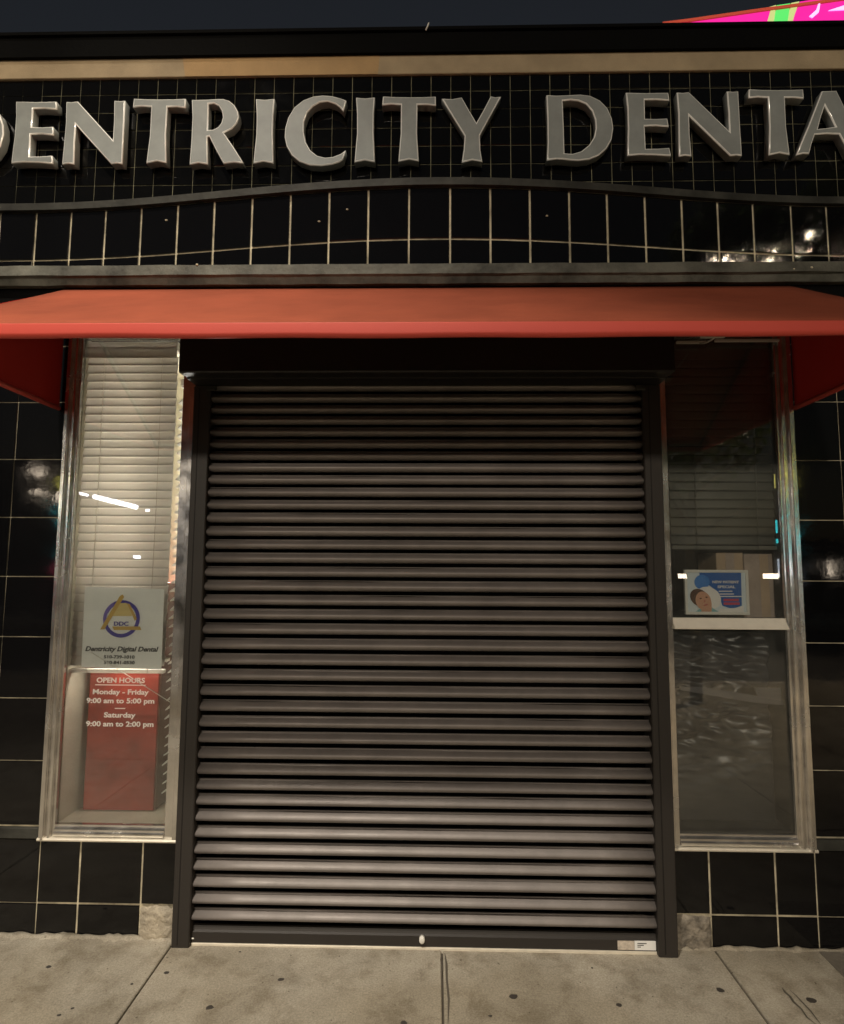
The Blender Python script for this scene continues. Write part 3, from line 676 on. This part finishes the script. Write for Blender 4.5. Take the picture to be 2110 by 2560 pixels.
x, z = WP(481, 2347, SY-.02); o = blob('rail_clip', 0, 0, .007, .004, .004, 'white_plastic', S); o.location = (x, SY-.017+.05, z); o.rotation_euler = (R(90),0,0)
th = box('light_leak_strip', RLi, RRi, -.055, .02, -.02, .010, 'frame_pale', B, bev=.003)  # pale strip stands in for indoor light leaking under the shutter

# ================================================================== AWNING
A = tag(empty('awning', (0, 0, 2.3)), 'red fabric awning over the shop entrance', 'awning')
AZb = (WZ(170,1030)+WZ(1960,1025))/2; AZt = WZ(1055,720,-.01)
def solve_depth(py, z):
    d = -_u*((py-PH/2)/PF) + _fwd; t = (z-CAM_H)/d.z; return t*d.y-CAM_D
AF = solve_depth(836, AZb)                              # front of the awning, from its level underside
AX0, AX1 = WX(150,1025)-.0, WX(1985,1025)
zf = WZ(1055, 806, AF)                                  # top of the front bar
T_ = .004
def sheet(name, pts, mt, sub=1, sag=0.0, th=.003):
    bm = bmesh.new(); a, b, c, d = [Vector(p) for p in pts]; n1, n2 = (sub, max(1, sub//3)); vs = []
    for j in range(n2+1):
        for i in range(n1+1):
            u, w = i/n1, j/n2; p = a.lerp(b, u).lerp(d.lerp(c, u), w)
            p.z -= sag*math.sin(math.pi*w)*(1+.5*math.sin(u*math.pi*5+.6)); vs.append(bm.verts.new(p))
    for j in range(n2):
        for i in range(n1): k = j*(n1+1)+i; bm.faces.new((vs[k], vs[k+1], vs[k+n1+2], vs[k+n1+1]))
    o = link(name, finish(bm, True), mt, A); s = o.modifiers.new('thickness', 'SOLIDIFY'); s.thickness = th; s.offset = 0; return rel(o, A)
yb = -.012
sheet('canopy', [(AX0,AF+.006,zf),(AX1,AF+.006,zf),(AX1,yb,AZt),(AX0,yb,AZt)], 'awning', sub=30, sag=.006)
for x in (AX0+.002, AX1-.002):
    bm = bmesh.new(); v = [bm.verts.new(p) for p in ((x,AF+.006,AZb+.012),(x,AF+.006,zf-.004),(x,yb,AZt-.004),(x,yb,AZb+.012))]; bm.faces.new(v)
    o = link('side_panel', finish(bm), 'awning_side', A); s = o.modifiers.new('thickness','SOLIDIFY'); s.thickness = .003; s.offset = 0; rel(o, A)
    rel(tube('side_hem', [(x,AF+.006,AZb+.010),(x,yb,AZb+.010)], .011, 'awning_trim', A, seg=10), A)
# front valance with a rounded lower edge
bm = bmesh.new(); rows = []; N = 60
for i in range(N+1):
    u = i/N; x = AX0+(AX1-AX0)*u; s = -.004*math.sin(math.pi*u)+.0012*math.sin(u*37)
    hgt = zf-AZb; prof = []
    for k in range(9):
        a = R(-90+22.5*k-90)
        prof.append((AF+.012+.012*math.cos(R(180-22.5*0)+0)*0-.0 + (-.012*math.cos(R(-90+22.5*k))), AZb+.012-.012+ (.012 if k > 4 else .012+.012*math.sin(R(-90+22.5*k)))+s if k <= 4 else zf-(zf-AZb-.03)*((8-k)/4)*.9))
    rows.append([bm.verts.new((x, p[0] if k <= 4 else AF, p[1])) for k, p in enumerate(prof)])
for a, b in zip(rows, rows[1:]):
    for k in range(8): bm.faces.new((a[k], a[k+1], b[k+1], b[k]))
o = link('valance', finish(bm, True), 'awning_trim', A); s = o.modifiers.new('thickness','SOLIDIFY'); s.thickness = .003; s.offset = 1; rel(o, A)
for x in (AX0+.03, -.03, AX1-.03):
    rel(tube('frame_bar', [(x,AF+.02,zf-.02),(x,yb-.01,AZt-.03)], .010, 'black_paint', A, seg=8), A)
rel(tube('frame_bar', [(AX0+.01,AF+.022,AZb+.03),(AX1-.01,AF+.022,AZb+.03)], .010, 'black_paint', A, seg=8), A)
# small fitting and cable under the right end
x, z = WP(1790, 832, -.30)
F = tag(empty('junction_box', (x, -.28, z)), 'grey flat junction box with loose cable under the right end of the awning', 'junction box')
rel(box('body', x-.045, x+.055, -.31, -.25, z-.006, z+.016, 'sensor', F, bev=.004), F)
c = [(1793,836,-.29),(1785,845,-.26),(1774,852,-.2),(1765,857,-.12),(1750,858,-.05)]
rel(tube('cable', [(WP(a,b,Y)[0], Y, WP(a,b,Y)[1]) for a,b,Y in c], .004, 'cable', F, seg=6), F)
x0, z = WP(1690, 857, -.02); x1, _ = WP(1763, 857, -.02); x2, z2 = WP(1786, 852, -.02); x3, _ = WP(1946, 850, -.02)
rel(box('head_trim_glint', x0, x1, -.03, -.016, z-.006, z+.006, 'cable', F, bev=.003), F); rel(box('head_trim_glint', x2, x3, -.03, -.016, z2-.007, z2+.006, 'cable', F, bev=.003), F)  # pale bars draw the highlight along the right window's head trim

# ================================================================== SIGN LETTERS
LY = UY-.062                                            # letter faces
SG = tag(empty('shop_sign', (0, UY, 3.6)), 'row of silver raised capital letters reading DENTRICITY DENTA on the tiled upper wall', 'sign')
def cr(pts, ox, oy, s): return [(ox+x*s, oy+y*s) for x, y in pts]
k1, k3, k5 = 420/1736, 560/1736, 460/1736
SH = {
 'E': [cr([(165,140),(370,144),(585,140),(590,222),(460,212),(345,214),(330,404),(440,406),(550,400),(556,488),(430,476),(318,480),(306,708),(420,706),(540,698),(550,782),(400,772),(240,768),(115,778),(150,500),(165,300)],0,220,k1)],
 'N': [cr([(685,142),(740,146),(805,138),(1165,535),(1176,350),(1180,130),(1240,135),(1295,130),(1278,480),(1265,785),(1210,778),(1148,785),(785,380),(772,560),(768,788),(705,780),(640,790),(662,560),(680,350)],0,220,k1)],
 'T': [cr([(797,65),(900,70),(1010,71),(1110,70),(1208,66),(1209,138),(1140,130),(1066,130),(1062,350),(1076,568),(1000,553),(916,570),(935,350),(937,130),(860,126),(791,133)],700,220,k3)],
 'I': [cr([(588,74),(660,80),(735,72),(727,200),(726,350),(736,574),(655,560),(576,575),(596,350),(596,200)],700,220,k3)],
 'C': [cr([(515,97),(470,80),(400,62),(330,57),(260,65),(180,95),(110,150),(62,230),(39,310),(35,380),(50,450),(90,520),(150,570),(230,598),(320,604),(400,594),(460,575),(488,556),(510,480),(470,510),(410,533),(350,539),(290,525),(235,482),(200,420),(184,340),(187,260),(212,190),(255,142),(310,112),(370,105),(430,125),(466,152),(492,184)],700,220,k3)],
 'R': [cr([(410,122),(560,120),(680,112),(740,114),(800,132),(852,175),(888,240),(898,300),(880,360),(828,422),(742,462),(850,620),(948,776),(845,768),(738,782),(660,640),(590,500),(572,505),(574,640),(578,788),(480,774),(386,790),(404,560),(416,300)],380,220,k1),
       cr([(585,165),(640,160),(690,185),(722,240),(731,300),(716,360),(680,405),(630,430),(578,434),(583,300)],380,220,k1)],
 'Y': [cr([(1252,82),(1335,86),(1410,72),(1465,170),(1522,267),(1580,165),(1632,63),(1670,72),(1714,66),(1630,220),(1550,367),(1554,480),(1569,572),(1490,558),(1408,578),(1424,470),(1430,370),(1340,225)],700,220,k3)],
 'D': [cr([(148,155),(250,161),(380,156),(500,150),(600,162),(700,210),(780,290),(828,400),(842,500),(822,620),(770,710),(690,780),(590,822),(480,834),(400,830),(320,820),(240,818),(152,830),(162,650),(158,400)],1330,200,k1),
       cr([(318,217),(400,208),(480,216),(560,250),(620,320),(652,410),(658,500),(640,590),(590,670),(510,735),(420,762),(337,757),(330,500)],1330,200,k1)],
 'A': [cr([(1525,106),(1590,104),(1665,100),(1800,380),(1965,694),(1870,688),(1785,696),(1738,600),(1690,512),(1575,508),(1462,516),(1430,610),(1408,698),(1350,694),(1282,710),(1400,430)],1650,200,k5),
       cr([(1555,246),(1605,340),(1655,442),(1570,452),(1490,462),(1520,350)],1650,200,k5)],
}
REF = {'E':(27.8,408),'N':(155,411),'T':(996,404),'I':(886,405),'C':(0,0),'R':(0,0),'Y':(0,0),'D':(1366.8,400.8),'A':(0,0)}
word = [('D',(-158,414)),('E',None),('N',None),('T',(366,408)),('R',None),('I',(633,408)),('C',None),('I',None),('T',None),('Y',None),('D',None),('E',(1568,389)),('N',(1697,391)),('T',(1922,388)),('A',None)]
_lm = {}
def letter_mesh(ch):
    if ch in _lm: return _lm[ch]
    cu = bpy.data.curves.new('letter', 'CURVE'); cu.dimensions = '2D'; cu.fill_mode = 'BOTH'; cu.extrude = .021; cu.bevel_depth = .006; cu.bevel_resolution = 1; cu.offset = -.006
    cu.resolution_u = 4
    ox, oz = WP(*(SH[ch][0][0]), LY)
    for loop in SH[ch]:
        sp_ = cu.splines.new('POLY'); sp_.points.add(len(loop)-1); sp_.use_cyclic_u = True
        for p, (a, b) in zip(sp_.points, loop):
            x, z = WP(a, b, LY); p.co = (x-ox, z-oz, 0, 1)
    to = bpy.data.objects.new('letter', cu); COL.objects.link(to); bpy.context.view_layer.update()
    me = bpy.data.meshes.new_from_object(to.evaluated_get(bpy.context.evaluated_depsgraph_get()))
    bpy.data.objects.remove(to); bpy.data.curves.remove(cu)
    me.materials.clear(); me.materials.append(M['letter']); me.materials.append(M['letter_edge_glint'])
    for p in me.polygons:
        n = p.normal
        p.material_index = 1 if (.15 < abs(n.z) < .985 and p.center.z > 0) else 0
    _lm[ch] = (me, ox, oz); return _lm[ch]
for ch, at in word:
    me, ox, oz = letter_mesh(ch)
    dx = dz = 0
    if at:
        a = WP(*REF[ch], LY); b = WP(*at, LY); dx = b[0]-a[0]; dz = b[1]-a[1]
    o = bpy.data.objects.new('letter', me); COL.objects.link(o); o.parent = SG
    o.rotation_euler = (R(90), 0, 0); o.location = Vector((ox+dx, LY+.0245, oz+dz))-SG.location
    st_ = None
# mounting pegs behind the letters
for ch, at in word:
    pass

# ================================================================== LIT CANOPY ABOVE THE ROOF
CY = 4.2
def CP(px, py): x, z = WP(px, py, CY); return x, z
LC = tag(empty('lit_canopy', (CP(1950,60)[0], CY, 3.5)), 'pink lit canopy with a green stripe showing over the parapet', 'canopy')
def cpoly(name, pix, dy, d, mt): return rel(poly_prism(name, [CP(*p) for p in pix], CY+dy, d, mt, LC), LC)
cpoly('fascia', [(1600,60),(1720,42),(1900,20),(2110,-12),(2700,-100),(2700,120),(1600,120)], .05, .6, 'canopy_grey')
cpoly('rim', [(1655,58),(1720,50),(1900,24),(2050,4),(2300,-30),(2300,-24),(2060,9),(1905,30),(1725,56),(1660,64)], -.02, .06, 'led_rim')
cpoly('pink_panel', [(1690,62),(1722,52),(1800,36),(1920,18),(1925,30),(1905,100),(1690,100)], 0, .04, 'led_pink')
cpoly('pale_strip', [(1923,18),(1940,13),(1935,50),(1922,100),(1907,100),(1927,30)], -.004, .04, 'led_pale')
cpoly('green_panel', [(1942,13),(1976,8),(1962,100),(1924,100),(1937,50)], 0, .04, 'led_green')
cpoly('pale_strip', [(1978,8),(1998,4),(1985,40),(1970,100),(1964,100)], -.004, .04, 'led_pale')
cpoly('pink_panel', [(2000,4),(2300,-40),(2300,100),(1974,100),(1987,40)], 0, .04, 'led_pink')
cpoly('lilac_streak', [(2070,28),(2112,14),(2180,4),(2180,12),(2112,26)], -.01, .02, 'led_lilac')
cpoly('lilac_streak', [(2022,42),(2040,26),(2046,8),(2050,8),(2046,32),(2030,46)], -.01, .02, 'led_lilac')
box('post', CP(2300,0)[0]-.1, CP(2300,0)[0]+.1, CY+.1, CY+.5, 0, CP(2300,60)[1], 'canopy_grey', LC)

# ================================================================== ACROSS THE STREET (seen in the reflections)
def street_lamp(x, y, h, energy, label, ang, aim, target, blend, col):
    t = tag(empty('street_lamp'), label, 'street lamp', 'street lamps')
    tube('pole', [(0,0,-.15),(0,0,h*.5),(0,0,h-.3),(0,0,h)], [.09,.07,.055,.05], 'pole', t, seg=12)
    dx, dy = aim; n = math.hypot(dx, dy); dx, dy = dx/n, dy/n
    tube('arm', [(0,0,h-.1),(dx*.5,dy*.5,h+.15),(dx*1.2,dy*1.2,h+.2)], [.04,.035,.03], 'pole', t, seg=8)
    hd = box('lamp_head', -.3, .3, -.13, .13, h+.14, h+.26, 'pole', t, bev=.04); hd.location.x += dx*1.45; hd.location.y += dy*1.45; hd.rotation_euler.z = math.atan2(dy, dx)
    ln = box('lens', -.2, .2, -.10, .10, h+.115, h+.145, 'lamp_lens', t, bev=.01); ln.location.x += dx*1.45; ln.location.y += dy*1.45; ln.rotation_euler.z = math.atan2(dy, dx)
    li = bpy.data.lights.new('lamp_light', 'SPOT'); li.energy = energy; li.spot_size = R(ang); li.spot_blend = blend; li.shadow_soft_size = .25; li.color = col
    lo = bpy.data.objects.new('lamp_light', li); COL.objects.link(lo); lo.parent = t; lo.location = (dx*1.45, dy*1.45, h+.08)
    tgt = Vector(target)-Vector((x+dx*1.45, y+dy*1.45, h)); 
    lo.rotation_euler = (-tgt).to_track_quat('Z','Y').to_euler(); t.location = (x, y, 0)
    return t
street_lamp(9.1, -8.8, 8.0, 5200, 'street lamp beyond the tree, reflected in the bowed tile band', 150, (-1, 1), (0,0,1), .4, (1,.80,.56))
street_lamp(-3.2, -6.6, 11.0, 6000, 'tall street lamp at the kerb behind the viewer', 36, (.4, 1), (-1.5,-.3,0), 1.0, (1,.90,.76))
# trees at the kerb
def tree(x, y, hc, rad, tr, leaves, label, seed):
    random.seed(seed)
    T = tag(empty('street_tree'), label, 'tree', 'street trees at the kerb')
    tube('trunk', [(0,0,-.02),(.02,.01,hc*.25),(-.03,.03,hc*.5),(.04,0,hc*.75),(.1,.05,hc)], [tr,tr*.8,tr*.66,tr*.55,tr*.35], 'bark', T, seg=10)
    for k in range(8):
        a = k*2.4; z = hc*(.55+.05*k); q = rad*.8; tube('limb', [(.0,0,z),(q*.45*math.cos(a),q*.45*math.sin(a),z+q*.35),(q*math.cos(a),q*math.sin(a),z+q*.6)], [tr*.4,tr*.28,tr*.1], 'bark', T, seg=6)
    bm = bmesh.new()
    for k in range(leaves):
        while True:
            p = Vector((random.uniform(-1,1), random.uniform(-1,1), random.uniform(-1,1)))
            if p.length < 1 and noise.noise(p*2.3+Vector((seed,0,0))) > -.12: break
        c = Vector((p.x*rad, p.y*rad, hc+p.z*rad*1.05)); n = Vector((random.gauss(0,1), random.gauss(0,1), random.gauss(0,1))).normalized(); a = n.orthogonal().normalized()*.065; b = n.cross(a)*.5
        bm.faces.new([bm.verts.new(q) for q in (c-a, c-b, c+a, c+b)])
    link('crown', finish(bm), 'leaf', T); T.location = (x, y, 0)
tree(3.15, -4.7, 3.5, .95, .075, 1500, 'young street tree at the kerb, reflected in the right window', 3)
tree(6.6, -4.8, 6.5, 1.45, .11, 15000, 'larger added street tree between the lamp and the shop, blocking lamp light', 5)  # added tree, crown placed to block and dapple the lamp's light
# opposite shop
Oy = -24.0
O = tag(empty('opposite_shop', (-6, Oy, 0)), 'low dark shop building across the street with coloured lights', 'building')
def ob(name, x0, x1, y0, y1, z0, z1, mt): return box(name, x0, x1, y0, y1, z0, z1, mt, O)
ob('wall', -10, 40, Oy-6, Oy-5.8, 0, 3.2, 'stucco'); ob('roof', -10, 40, Oy-6, Oy+.4, 2.95, 3.2, 'stucco'); ob('stall_riser', -10, 40, Oy, Oy+.15, 0, .7, 'stucco')
ob('wing', -32, -10.2, Oy-6, Oy, 0, 6.4, 'stucco')
for x in range(-9, 41, 3): ob('column', x-.2, x+.2, Oy, Oy+.2, .7, 2.95, 'stucco')
def MR(px, py, d=Oy):           # mirror position in the shop front glass of a light at y = d
    t = CAM_D-d; v = _r*((px-PW/2)/PF) - _u*((py-PH/2)/PF) + _fwd; t /= v.y; return Vector((v.x*t, d, CAM_H+v.z*t))
def strip(name, a, b, r, mt): tube(name, [MR(*a)+Vector((0,.3,0)), MR(*b)+Vector((0,.3,0))], r, mt, O, seg=8)
strip('light_strip', (186,1230), (228,1240), .06, 'tube'); strip('light_strip', (243,1243), (350,1270), .10, 'tube')
strip('light_strip', (372,1277), (380,1278), .06, 'tube'); strip('light_strip', (342,1392), (358,1394), .07, 'tube')
for px, py, w, h, mt in ((1948,1205,.7,.6,'neon_yellow'),(1950,1330,.6,1.0,'neon_cyan'),(1952,1420,.5,.8,'tube_soft'),(172,1225,.4,.5,'neon_yellow'),(172,1288,.35,.35,'neon_cyan'),(176,1372,.5,.25,'neon_cyan'),(173,1412,.4,.5,'neon_red'),(166,1260,.3,.5,'lamp_soft'),
                       (2053,1405,.25,.6,'lamp_soft'),(1703,1440,.45,.20,'lamp_soft'),(1918,1440,.6,.22,'lamp_soft'),(112,1196,.6,.4,'lamp_soft'),(114,1246,.6,.2,'lamp_soft')):
    c = MR(px, py); o = ob('light_box', c.x-w/2, c.x+w/2, Oy+.25, Oy+.35, c.z-h/2, c.z+h/2, mt)
